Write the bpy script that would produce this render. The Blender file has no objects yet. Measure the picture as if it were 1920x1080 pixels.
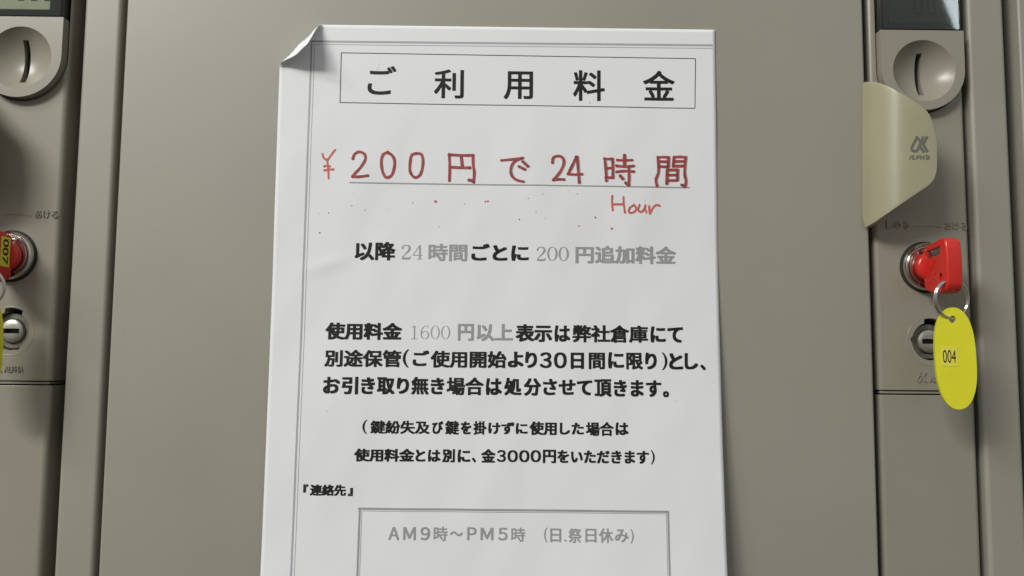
import bpy, bmesh, math, random
from mathutils import Vector, Matrix, Quaternion, noise
random.seed(7)
C = bpy.context.scene
COL = C.collection
MM = 0.001

# ------------------------------------------------------------------ camera
FPX, DIST = 1600.0, 414.0
PITCH, YAW, ROLL = math.radians(5.12), math.radians(0.61), math.radians(0.49)
_f = Vector((math.sin(YAW)*math.cos(PITCH), math.cos(YAW)*math.cos(PITCH), math.sin(PITCH)))
_r = Vector((math.cos(YAW), -math.sin(YAW), 0)); _u = _r.cross(_f)
RGT = _r*math.cos(ROLL) + _u*math.sin(ROLL)
UPV = _u*math.cos(ROLL) - _r*math.sin(ROLL)
FWD = _f
CAMP = Vector((0, -DIST*FWD.y, 0))
cd = bpy.data.cameras.new('camera'); cam = bpy.data.objects.new('camera', cd); COL.objects.link(cam)
m = Matrix((RGT, UPV, -FWD)).transposed().to_4x4(); m.translation = CAMP*MM
cam.matrix_world = m
cd.sensor_width = 36; cd.lens = FPX/1920*36; cd.clip_start = 0.01; cd.clip_end = 50
C.camera = cam

# ------------------------------------------------------------------ light
w = bpy.data.worlds.new('World'); C.world = w; w.use_nodes = True
nt = w.node_tree; bg = nt.nodes['Background']
tc = nt.nodes.new('ShaderNodeTexCoord'); sp = nt.nodes.new('ShaderNodeSeparateXYZ')
rp = nt.nodes.new('ShaderNodeValToRGB')                 # a plain room: pale ceiling, darker floor
rp.color_ramp.elements[0].position = 0.25; rp.color_ramp.elements[0].color = (0.10, 0.095, 0.085, 1)
rp.color_ramp.elements[1].position = 0.85; rp.color_ramp.elements[1].color = (0.62, 0.63, 0.62, 1)
mp = nt.nodes.new('ShaderNodeMapRange'); mp.inputs[1].default_value = -1; mp.inputs[2].default_value = 1
nt.links.new(tc.outputs['Generated'], sp.inputs[0]); nt.links.new(sp.outputs[2], mp.inputs[0])
nt.links.new(mp.outputs[0], rp.inputs[0]); nt.links.new(rp.outputs[0], bg.inputs[0])
bg.inputs[1].default_value = 0.88
def lamp(name, pos, target, sx, sy, power, col, spin=0.0):
    l = bpy.data.lights.new(name, 'AREA'); l.shape = 'RECTANGLE'; l.size = sx; l.size_y = sy
    l.energy = power; l.color = col
    o = bpy.data.objects.new(name, l); COL.objects.link(o); o.location = pos
    q = (Vector(target) - Vector(pos)).to_track_quat('-Z', 'Y') @ Quaternion((0, 0, 1), spin)
    o.rotation_mode = 'QUATERNION'; o.rotation_quaternion = q
    return o
lamp('ceiling_tube_light', (-1.15, -1.42, 1.22), (0, 0, 0.03), 0.90, 0.30, 32, (1.0, 0.988, 0.965), math.radians(20))
lamp('ceiling_tube_light', (-1.45, -1.02, 1.45), (0, 0, 0.03), 0.70, 0.24, 13, (1.0, 0.988, 0.965), math.radians(20))
lamp('window_light', (1.34, -2.05, 1.12), (0, 0, 0.03), 0.05, 0.26, 0.34, (0.84, 0.92, 1.0), math.radians(15))
C.view_settings.view_transform = 'Standard'; C.view_settings.look = 'None'
C.view_settings.exposure = 0; C.view_settings.gamma = 1

# ------------------------------------------------------------------ helpers
def at(px, py, a=0.0):
    """point of the photo's pixel on the upright plane that stands a mm in front of the door: (X, Z) in mm"""
    v = RGT*((px-960)/FPX) - UPV*((py-540)/FPX) + FWD
    t = (-a - CAMP.y)/v.y
    p = CAMP + v*t
    return p.x, p.z
def lin(c): return tuple(((x/255)/12.92 if x/255 <= .04045 else ((x/255+.055)/1.055)**2.4) for x in c)
def mat(name, col, rough=0.5, metal=0.0, spec=0.5, noise=0.0, nscale=60, bump=0.0, bscale=400, coat=0.0, speck=0.0, rvar=0.0, trans=0.0, sss=0.0):
    m = bpy.data.materials.new(name); m.use_nodes = True
    t = m.node_tree; b = t.nodes['Principled BSDF']; L = t.links.new
    b.inputs['Base Color'].default_value = (*col, 1); b.inputs['Roughness'].default_value = rough
    b.inputs['Metallic'].default_value = metal; b.inputs['Specular IOR Level'].default_value = spec
    b.inputs['Coat Weight'].default_value = coat; b.inputs['Coat Roughness'].default_value = 0.15
    if sss:
        b.inputs['Subsurface Weight'].default_value = sss; b.inputs['Subsurface Radius'].default_value = (0.003, 0.003, 0.001); b.inputs['Subsurface Scale'].default_value = 1.0
    co = t.nodes.new('ShaderNodeTexCoord'); out = None
    if noise or speck:
        n = t.nodes.new('ShaderNodeTexNoise'); n.inputs['Scale'].default_value = nscale; n.inputs['Detail'].default_value = 6
        L(co.outputs['Object'], n.inputs['Vector'])
        r = t.nodes.new('ShaderNodeMapRange'); r.inputs[1].default_value = .3; r.inputs[2].default_value = .7
        r.inputs[3].default_value = 1-noise; r.inputs[4].default_value = 1+noise
        L(n.outputs['Fac'], r.inputs[0])
        mx = t.nodes.new('ShaderNodeVectorMath'); mx.operation = 'SCALE'; mx.inputs[0].default_value = col
        L(r.outputs[0], mx.inputs['Scale']); out = mx.outputs[0]
        if speck:
            v = t.nodes.new('ShaderNodeTexVoronoi'); v.inputs['Scale'].default_value = 55
            L(co.outputs['Object'], v.inputs['Vector'])
            n2 = t.nodes.new('ShaderNodeTexWhiteNoise'); L(v.outputs['Color'], n2.inputs['Vector'])
            a_ = t.nodes.new('ShaderNodeMath'); a_.operation = 'LESS_THAN'; a_.inputs[1].default_value = 0.018; L(v.outputs['Distance'], a_.inputs[0])
            b_ = t.nodes.new('ShaderNodeMath'); b_.operation = 'GREATER_THAN'; b_.inputs[1].default_value = 0.72; L(n2.outputs['Value'], b_.inputs[0])
            c_ = t.nodes.new('ShaderNodeMath'); c_.operation = 'MULTIPLY'; L(a_.outputs[0], c_.inputs[0]); L(b_.outputs[0], c_.inputs[1])
            d_ = t.nodes.new('ShaderNodeMath'); d_.operation = 'MULTIPLY'; d_.inputs[1].default_value = speck; L(c_.outputs[0], d_.inputs[0])
            mm_ = t.nodes.new('ShaderNodeMix'); mm_.data_type = 'RGBA'
            L(d_.outputs[0], mm_.inputs[0]); L(out, mm_.inputs[6]); mm_.inputs[7].default_value = (col[0]*.25, col[1]*.24, col[2]*.2, 1)
            out = mm_.outputs[2]
        L(out, b.inputs['Base Color'])
    if rvar:
        n = t.nodes.new('ShaderNodeTexNoise'); n.inputs['Scale'].default_value = 9; n.inputs['Detail'].default_value = 8
        L(co.outputs['Object'], n.inputs['Vector'])
        r = t.nodes.new('ShaderNodeMapRange'); r.inputs[1].default_value = .3; r.inputs[2].default_value = .7
        r.inputs[3].default_value = rough-rvar; r.inputs[4].default_value = rough+rvar
        L(n.outputs['Fac'], r.inputs[0]); L(r.outputs[0], b.inputs['Roughness'])
    if bump:
        n = t.nodes.new('ShaderNodeTexNoise'); n.inputs['Scale'].default_value = bscale; n.inputs['Detail'].default_value = 4
        L(co.outputs['Object'], n.inputs['Vector'])
        bp = t.nodes.new('ShaderNodeBump'); bp.inputs['Strength'].default_value = bump; bp.inputs['Distance'].default_value = 0.0004
        L(n.outputs['Fac'], bp.inputs['Height']); L(bp.outputs[0], b.inputs['Normal'])
    if trans:
        tr = t.nodes.new('ShaderNodeBsdfTranslucent'); tr.inputs[0].default_value = (*col, 1)
        ms = t.nodes.new('ShaderNodeMixShader'); ms.inputs[0].default_value = trans
        L(b.outputs[0], ms.inputs[1]); L(tr.outputs[0], ms.inputs[2])
        L(ms.outputs[0], t.nodes['Material Output'].inputs['Surface'])
    return m
STEEL = (0.283, 0.270, 0.221)
M = dict(
    door=mat('painted_steel', STEEL, 0.46, noise=.04, nscale=9, bump=.07, bscale=420, speck=.5, rvar=.075, spec=.55),
    post=mat('painted_steel_post', STEEL, 0.46, noise=.04, nscale=16, bump=.06, bscale=420, speck=.55, spec=.5),
    plastic=mat('grey_beige_plastic', (0.268, 0.250, 0.197), 0.31, noise=.035, nscale=20, bump=.06, bscale=900, speck=.3, spec=.5),
    cavity=mat('cavity_shade', (0.02, 0.018, 0.014), 0.8),  # near black: shade of gaps and recesses put into the colour
    cream=mat('yellowed_plastic', (0.312, 0.292, 0.186), 0.42, noise=.06, nscale=24, bump=.05, bscale=500, spec=.5),
    chrome=mat('chrome', (0.62, 0.60, 0.56), 0.16, 1.0, bump=.08, bscale=700),
    dull=mat('dull_nickel', (0.33, 0.32, 0.28), 0.34, 1.0, bump=.12, bscale=900),
    worn=mat('worn_nickel', (0.36, 0.35, 0.31), 0.42, .7, noise=.15, nscale=300, bump=.15, bscale=500),
    collar=mat('dark_nickel', (0.20, 0.195, 0.165), 0.45, .8, noise=.2, nscale=300, bump=.15, bscale=500),  # darker nickel than the plug
    satin=mat('satin_nickel', (0.20, 0.19, 0.18), 0.42, 1.0, bump=.1, bscale=900),
    black=mat('slot_shade', (0.006, 0.006, 0.006), 0.5),  # shade inside slots, put into the colour
    bezel=mat('smoked_acrylic', (0.022, 0.022, 0.017), 0.16, noise=.15, nscale=30),
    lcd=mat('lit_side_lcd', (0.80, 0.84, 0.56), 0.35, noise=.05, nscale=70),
    lcd_dark=mat('shaded_lcd', (0.050, 0.060, 0.032), 0.35, noise=.1, nscale=70),  # same lcd, with the shaded look painted into its colour
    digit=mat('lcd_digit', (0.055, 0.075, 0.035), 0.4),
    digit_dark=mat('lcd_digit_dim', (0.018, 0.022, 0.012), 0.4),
    red=mat('red_plastic', (0.56, 0.022, 0.014), 0.25, noise=.05, nscale=80, spec=.5, bump=.05, bscale=600),
    yellow=mat('yellow_plastic', (0.65, 0.62, 0.020), 0.28, noise=.04, nscale=90, spec=.5, bump=.04, bscale=300),
    sticker=mat('yellow_sticker', (0.66, 0.62, 0.06), 0.5),
    ink=mat('black_toner', (0.0095, 0.0095, 0.008), 0.55, noise=.3, nscale=900, spec=.3),
    label_ink=mat('label_ink', (0.03, 0.012, 0.012), 0.5),
    grey_ink=mat('grey_toner', (0.29, 0.29, 0.28), 0.6, noise=.10, nscale=1500),
    pale_ink=mat('pale_grey_toner', (0.36, 0.35, 0.36), 0.6, noise=.12, nscale=1500),
    marker=mat('red_marker', (0.31, 0.044, 0.040), 0.55, noise=.32, nscale=190),
    marker_d=mat('pooled_marker', (0.205, 0.036, 0.034), 0.5, noise=.2, nscale=400),
    marker_b=mat('bright_red_marker', (0.55, 0.110, 0.072), 0.55, noise=.15, nscale=260),
    logo=mat('grey_print', (0.11, 0.11, 0.09), 0.5),
    paper=mat('white_paper', (0.80, 0.80, 0.815), 0.62, noise=.012, nscale=22, bump=.05, bscale=1200, spec=.3, trans=.10),
)
g = bpy.data.materials.new('clear_pane'); g.use_nodes = True; t_ = g.node_tree; t_.nodes.remove(t_.nodes['Principled BSDF'])
_t = t_.nodes.new('ShaderNodeBsdfTransparent'); _t.inputs[0].default_value = (.9, .92, .9, 1)
_g = t_.nodes.new('ShaderNodeBsdfGlossy'); _g.inputs['Roughness'].default_value = .03
_fr = t_.nodes.new('ShaderNodeFresnel'); _fr.inputs[0].default_value = 1.45
_m = t_.nodes.new('ShaderNodeMixShader')
t_.links.new(_fr.outputs[0], _m.inputs[0]); t_.links.new(_t.outputs[0], _m.inputs[1]); t_.links.new(_g.outputs[0], _m.inputs[2])
t_.links.new(_m.outputs[0], t_.nodes['Material Output'].inputs[0]); M['glass'] = g

def smooth_mesh(me, angle=35):
    me.polygons.foreach_set('use_smooth', [True]*len(me.polygons))
    bm = bmesh.new(); bm.from_mesh(me)
    th = math.radians(angle)
    for e in bm.edges:
        if len(e.link_faces) == 2:
            if e.calc_face_angle(0) > th: e.smooth = False
    bm.to_mesh(me); bm.free()
def mk(name, verts, faces, material, parent=None, smooth=35, org=(0, 0, 0)):
    """verts in mm, org = origin of the parent in mm"""
    me = bpy.data.meshes.new(name)
    me.from_pydata([((v[0]-org[0])*MM, (v[1]-org[1])*MM, (v[2]-org[2])*MM) for v in verts], [], faces)
    me.update(); me.materials.append(M[material])
    if smooth: smooth_mesh(me, smooth)
    o = bpy.data.objects.new(name, me); COL.objects.link(o)
    if parent: o.parent = parent
    return o
def finish(bm, name, material, parent=None, smooth=35, org=(0, 0, 0)):
    bmesh.ops.recalc_face_normals(bm, faces=bm.faces)
    for v in bm.verts: v.co = (v.co - Vector(org))*MM
    me = bpy.data.meshes.new(name); bm.to_mesh(me); bm.free(); me.materials.append(M[material])
    if smooth: smooth_mesh(me, smooth)
    o = bpy.data.objects.new(name, me); COL.objects.link(o)
    if parent: o.parent = parent
    return o
def box_bm(x0, x1, y0, y1, z0, z1, bev=0, seg=3):
    bm = bmesh.new(); bmesh.ops.create_cube(bm, size=1)
    for v in bm.verts: v.co = Vector(((x0+x1)/2+v.co.x*(x1-x0), (y0+y1)/2+v.co.y*(y1-y0), (z0+z1)/2+v.co.z*(z1-z0)))
    if bev: bmesh.ops.bevel(bm, geom=list(bm.edges), offset=bev, segments=seg, profile=.5, affect='EDGES')
    return bm
def plate_bm(x0, x1, y0, y1, z0, z1, bev, seg):
    bm = box_bm(x0, x1, y0, y1, z0, z1)
    up = [e for e in bm.edges if abs(e.verts[0].co.z-e.verts[1].co.z) > 1]
    bmesh.ops.bevel(bm, geom=up, offset=bev, segments=seg, profile=.5, affect='EDGES')
    bm.normal_update()
    fl = [e for e in bm.edges if abs(e.verts[0].co.z-e.verts[1].co.z) < .01 and len(e.link_faces) == 2 and e.calc_face_angle(0) > 1.2]
    bmesh.ops.bevel(bm, geom=fl, offset=.45, segments=2, profile=.5, affect='EDGES')
    return bm
def prism_bm(poly, y0, y1, bev=0, seg=4):
    """poly: list of (x, z); front face at y0 (towards the viewer) is bevelled"""
    bm = bmesh.new()
    A = [bm.verts.new((x, y0, z)) for x, z in poly]; B = [bm.verts.new((x, y1, z)) for x, z in poly]
    bm.faces.new(A); bm.faces.new(B[::-1]); n = len(poly)
    for i in range(n): bm.faces.new((A[i], B[i], B[(i+1) % n], A[(i+1) % n]))
    bmesh.ops.recalc_face_normals(bm, faces=bm.faces)
    if bev:
        ed = [e for e in bm.edges if e.verts[0].co.y == y0 and e.verts[1].co.y == y0]
        bmesh.ops.bevel(bm, geom=ed, offset=bev, segments=seg, profile=.5, affect='EDGES')
    return bm
def lathe(name, prof, cx, cz, material, parent, n=72, org=(0, 0, 0), smooth=30):
    """prof: list of (r, a) from the centre outwards; a = mm towards the viewer"""
    vs, fs = [], []
    for r, a in prof:
        for k in range(n):
            t = 2*math.pi*k/n; vs.append((cx+r*math.cos(t), -a, cz+r*math.sin(t)))
    for i in range(len(prof)-1):
        for k in range(n):
            k2 = (k+1) % n; fs.append((i*n+k, i*n+k2, (i+1)*n+k2, (i+1)*n+k))
    if prof[0][0] > 0: fs.append(tuple(range(n))[::-1])
    bm = bmesh.new(); bv = [bm.verts.new(v) for v in vs]
    for f in fs: bm.faces.new([bv[i] for i in f])
    bmesh.ops.remove_doubles(bm, verts=bm.verts, dist=1e-5)
    return finish(bm, name, material, parent, smooth, org)
def apply_mods(o, smooth=35):
    dg = bpy.context.evaluated_depsgraph_get(); dg.update()
    me = bpy.data.meshes.new_from_object(o.evaluated_get(dg))
    o.modifiers.clear(); o.data = me
    if smooth: smooth_mesh(me, smooth)
def cut(o, cutters, smooth=35, wn=False):
    for c in cutters:
        md = o.modifiers.new('b', 'BOOLEAN'); md.operation = 'DIFFERENCE'; md.solver = 'EXACT'; md.object = c
    apply_mods(o, smooth)
    for c in cutters: bpy.data.objects.remove(c, do_unlink=True)
def weight(o):
    md = o.modifiers.new('w', 'WEIGHTED_NORMAL'); md.keep_sharp = True
def thing(name, label, cat, loc, group=None):
    o = bpy.data.objects.new(name, None); COL.objects.link(o); o.location = [c*MM for c in loc]
    o.empty_display_size = .01
    o['label'] = label; o['category'] = cat
    if group: o['group'] = group
    return o
def copy_tree(o, parent=None):
    c = o.copy(); COL.objects.link(c); c.parent = parent
    for ch in list(o.children): copy_tree(ch, c)
    return c
def torus_vf(c, R, r, axis_u, axis_v, n=64, k=10):
    nrm = axis_u.cross(axis_v); vs, fs = [], []
    for i in range(n):
        t = 2*math.pi*i/n; d = axis_u*math.cos(t)+axis_v*math.sin(t)
        for j in range(k):
            s = 2*math.pi*j/k; vs.append(c + d*(R+r*math.cos(s)) + nrm*(r*math.sin(s)))
    for i in range(n):
        for j in range(k):
            fs.append((i*k+j, ((i+1) % n)*k+j, ((i+1) % n)*k+(j+1) % k, i*k+(j+1) % k))
    return vs, fs
_glyph = {}
def glyphs(text, res=4, off=0.0):
    """flat outline mesh of a word set in Blender's own bundled font: verts (x, y), faces"""
    key = (text, res, off)
    if key in _glyph: return _glyph[key]
    c = bpy.data.curves.new('t', 'FONT'); c.body = text; c.resolution_u = res; c.offset = off
    c.dimensions = '2D'; c.fill_mode = 'FRONT'
    o = bpy.data.objects.new('t', c); COL.objects.link(o)
    dg = bpy.context.evaluated_depsgraph_get(); me = o.evaluated_get(dg).to_mesh()
    V = [(v.co.x, v.co.y) for v in me.vertices]; F = [tuple(p.vertices) for p in me.polygons]
    bpy.data.objects.remove(o, do_unlink=True); bpy.data.curves.remove(c)
    _glyph[key] = (V, F); return V, F
def fit_glyphs(text, x0, x1, y0, y1, bold=0.0, res=4):
    """layers of (verts, faces) filling the box x0..x1, y0..y1; bold = share of the em that strokes grow"""
    V, F = glyphs(text, res)
    b = bold
    ax, bx = min(v[0] for v in V)-b, max(v[0] for v in V)+b
    if any(c in '鍵紛無弊倉庫場開間限管掛途時祭降' for c in text): b *= .8
    c = b*.62                                       # upright strokes of a heavy gothic are fatter than level ones
    ay, by = min(v[1] for v in V)-c, max(v[1] for v in V)+c
    sx, sy = (x1-x0)/(bx-ax), (y1-y0)/(by-ay)
    sh = [(0, 0)] if not bold else [(-b, -c), (b, -c), (-b, c), (b, c), (0, 0), (-b, 0), (b, 0), (0, c), (0, -c)]
    return [([((v[0]+dx-ax)*sx+x0, (v[1]+dy-ay)*sy+y0) for v in V], F) for dx, dy in sh]
def smooth_line(P, sub=6):
    if len(P) < 3: return [tuple(p) for p in P]
    out = []
    for i in range(len(P)-1):
        p0 = P[max(i-1, 0)]; p1 = P[i]; p2 = P[i+1]; p3 = P[min(i+2, len(P)-1)]
        for k in range(sub):
            t = k/sub
            out.append(tuple(.5*((2*b)+(-a+c)*t+(2*a-5*b+4*c-d)*t*t+(-a+3*b-3*c+d)*t**3) for a, b, c, d in zip(p0, p1, p2, p3)))
    out.append(tuple(P[-1])); return out
def ribbon(P, W, caps=True, closed=False):
    """P: points, W: widths (one or a list) -> verts, faces"""
    if not isinstance(W, (list, tuple)): W = [W]*len(P)
    n = len(P); vs, fs = [], []
    for i in range(n):
        a = P[(i-1) % n] if closed else P[max(i-1, 0)]; b = P[(i+1) % n] if closed else P[min(i+1, n-1)]
        dx, dy = b[0]-a[0], b[1]-a[1]; l = math.hypot(dx, dy) or 1; nx, ny = -dy/l, dx/l
        h = W[i]/2; vs += [(P[i][0]+nx*h, P[i][1]+ny*h), (P[i][0]-nx*h, P[i][1]-ny*h)]
    for i in range(n if closed else n-1):
        j = (i+1) % n; fs.append((2*i, 2*i+1, 2*j+1, 2*j))
    if caps and not closed:
        for e, o in ((0, 1), (n-1, n-2)):
            cx, cy = P[e]; a0 = math.atan2(P[e][1]-P[o][1], P[e][0]-P[o][0]); h = W[e]/2; s = len(vs)
            for k in range(7):
                t = a0 - math.pi/2 + math.pi*k/6; vs.append((cx+h*math.cos(t), cy+h*math.sin(t)))
            fs.append(tuple(range(s, s+7)))
    return vs, fs

# ------------------------------------------------------------------ lockers: one bay repeats every PITCH_X mm
PX = 443.0
ZT, ZB = 330.0, -330.0
POST_A, STRIP_A = -1.5, -3.0            # fronts, mm in front of (+) or behind (-) the door face
DX0, DX1 = at(237, 0)[0]+.4, at(1614, 0)[0]+.9       # middle door
SX0, SX1 = DX1+3.4, 230.4                            # control strip
TX0, TX1 = 233.0, DX0+PX-3.1                         # steel post

# cabinet behind everything, with its upright posts
cab = thing('locker_cabinet', 'grey beige steel coin locker cabinet with narrow upright posts beside the doors', 'locker cabinet', (0, 60, ZB))
cab_o = (0, 60, ZB)
finish(box_bm(DX0-PX-60, DX1+PX+60, 24, 60, ZB, ZT), 'back_panel', 'cavity', cab, 0, cab_o)
for k in (-1, 0):
    o = finish(box_bm(TX0+k*PX, TX1+k*PX, -POST_A, 24, ZB, ZT, 2.2, 4), 'post', 'post', cab, 40, cab_o); weight(o)

# ---- door with its pull handle
def handle_parts(root, org):
    def interp(T, x):
        if x <= T[0][0]: return T[0][1]
        for (a, b), (c, d) in zip(T, T[1:]):
            if x <= c: return b + (d-b)*(x-a)/(c-a)
        return T[-1][1]
    dep = [(1617, .4), (1620, 2.2), (1626, 4.6), (1640, 8.6), (1660, 13.4), (1680, 16.8), (1700, 18.5), (1730, 19.9), (1757, 20.8)]
    top = [(1617, 160), (1618.5, 156), (1622, 153.5), (1640, 153.5), (1652, 156.5), (1672, 165), (1700, 181), (1725, 197.5), (1737, 207), (1744, 217), (1750, 235), (1754, 252), (1757, 272)]
    bot = [(1617, 400), (1619, 418), (1622, 427), (1640, 416.5), (1680, 389), (1720, 362), (1742, 347), (1750, 338), (1755, 327), (1757, 312)]
    D = smooth_line(dep, 8)
    D = [(x, sum(interp(D, x+q)*w_ for q, w_ in ((-9, .15), (-4.5, .22), (0, .26), (4.5, .22), (9, .15)))) for x in [1617+.5*k for k in range(281)]]
    k0 = D[0][1]
    D = [(x, a-(k0-.4)*max(0, 1-(x-1617)/14)) for x, a in D]; dep = D
    xs = [1617, 1618, 1619.5, 1621.5, 1624, 1628, 1633] + [1640+4*i for i in range(24)] + [1735, 1738, 1741, 1744, 1747, 1750, 1752, 1754, 1755.5, 1757]
    xs = sorted(set(xs)); K = 28
    vs, fs = [], []
    for x in xs:
        a = interp(dep, x); t, b = interp(top, x), interp(bot, x)
        for j in range(K+1):
            X, Z = at(x, t+(b-t)*j/K, a)
            vs.append((X, -a, Z))
    for i in range(len(xs)-1):
        for j in range(K):
            fs.append((i*(K+1)+j, i*(K+1)+j+1, (i+1)*(K+1)+j+1, (i+1)*(K+1)+j))
    # relax the depth profile a little so that the shell is one soft curve
    o = mk('handle', vs, fs, 'cream', root, 0, org)
    o.data.flip_normals() if o.data.polygons[200].normal.y > 0 else None
    md = o.modifiers.new('s', 'SOLIDIFY'); md.thickness = 2.6*MM; md.offset = -1
    md = o.modifiers.new('b', 'BEVEL'); md.width = .9*MM; md.segments = 3; md.limit_method = 'ANGLE'; md.angle_limit = math.radians(50)
    apply_mods(o, 50)
    # fixing flange against the door edge
    # emblem printed on the handle, a hair proud of its skin
    def P(px, py): a = interp(dep, px)+.10; X, Z = at(px, py, a); return (X, -a, Z)
    def Z1(p): return (1690+p[0]*70/1080, 240+p[1]*70/1080)
    vs, fs = [], []
    def add(V, F):
        s = len(vs); vs.extend(P(*v) for v in V); fs.extend(tuple(i+s for i in f) for f in F)
    ring = [(455, 235), (425, 330), (350, 470), (300, 570), (310, 630), (370, 672), (440, 660), (480, 610), (560, 430), (640, 245)]
    w1 = 78*70/1080
    l = smooth_line([Z1(p) for p in ring], 4); V, F = ribbon(l, w1, False); add(V, F)
    for seg_ in ([(440, 240), (500, 330), (560, 400)], [(545, 515), (590, 600), (655, 705)]):
        l = [Z1(p) for p in seg_]; V, F = ribbon(l, w1, False); s0 = len(vs); add(V, F)
        for i in range(s0, len(vs)): vs[i] = (vs[i][0], vs[i][1]-.02, vs[i][2])
    l = [Z1(p) for p in [(750, 240), (635, 470), (760, 700)]]; V, F = ribbon(l, w1*1.05, False); add(V, F)
    e = mk('emblem', vs, fs, 'logo', o, 0, org)
    vs, fs = [], []
    x = 225
    for body, x0, x1 in (('A', 225, 330), ('L', 340, 410), ('P', 425, 535), ('H', 545, 665), ('A', 685, 825)):
        a0, b0 = Z1((x0, 785)); a1, b1 = Z1((x1, 915))
        if body == 'A' and x0 == 225:
            V, F = ribbon([Z1(p) for p in [(240, 915), (290, 800), (330, 800), (335, 915)]], 34*70/1080, False); add(V, F); continue
        if body == 'A':
            V, F = ribbon([Z1(p) for p in [(690, 805), (780, 800), (808, 830), (808, 900), (720, 900), (705, 860), (800, 850)]], 32*70/1080, False); add(V, F); continue
        V = {'L': [(355, 785), (355, 900), (412, 900)], 'P': [(440, 915), (455, 800), (520, 805), (520, 850), (450, 855)], 'H': [(565, 785), (560, 915)]}[body]
        V, F = ribbon([Z1(p) for p in V], 32*70/1080, False); add(V, F)
        if body == 'H':
            V, F = ribbon([Z1(p) for p in [(655, 785), (645, 915)]], 32*70/1080, False); add(V, F)
            V, F = ribbon([Z1(p) for p in [(575, 852), (640, 852)]], 30*70/1080, False); add(V, F)
    mk('brand_print', vs, fs, 'logo', o, 0, org)
    return o
door = thing('coin_locker', 'wide middle locker with the white paper notice on its grey beige door', 'locker', (0, 20, ZB), 'coin lockers side by side in the bank')
d_o = (0, 20, ZB)
o = finish(box_bm(DX0, DX1, 0, 20, ZB, ZT, 1.3, 4), 'door_panel', 'door', door, 40, d_o); weight(o)
handle_parts(door, d_o)
d2 = copy_tree(door); d2.location.x -= (PX+4.0)*MM; d2['label'] = 'locker beyond the left edge whose cream handle shades the left lock panel'
d3 = copy_tree(door); d3.location.x += (PX+3.2)*MM; d3['label'] = 'sliver of the next locker at the right edge beyond the steel post'

# ---- control strip with coin slot, display and locks
def U_outline(cx, hw, z0, z1, n=28):
    P = [(cx-hw, z1)]
    zc = z0+hw
    for k in range(n+1):
        t = math.pi + math.pi*k/n; P.append((cx+hw*math.cos(t), zc+hw*math.sin(t)))
    P.append((cx+hw, z1)); return P
def raised(root, text, x0, x1, y0, y1, a, h, name, org, bold=.03, material='plastic'):
    vs, fs = [], []
    for V, F in fit_glyphs(text, x0, x1, y0, y1, 0, 3):
        n = len(V); vs = [(x, -(a+h), z) for x, z in V] + [(x, -a, z) for x, z in V]
        fs = [tuple(f) for f in F]
        cnt = {}
        for f in F:
            for i in range(len(f)):
                e = (f[i], f[(i+1) % len(f)]); cnt[e] = cnt.get(e, 0)+1
        for (p, q) in list(cnt):
            if (q, p) not in cnt: fs.append((p, q, q+n, p+n))
    return mk(name, vs, fs, material, root, 20, org)
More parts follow.
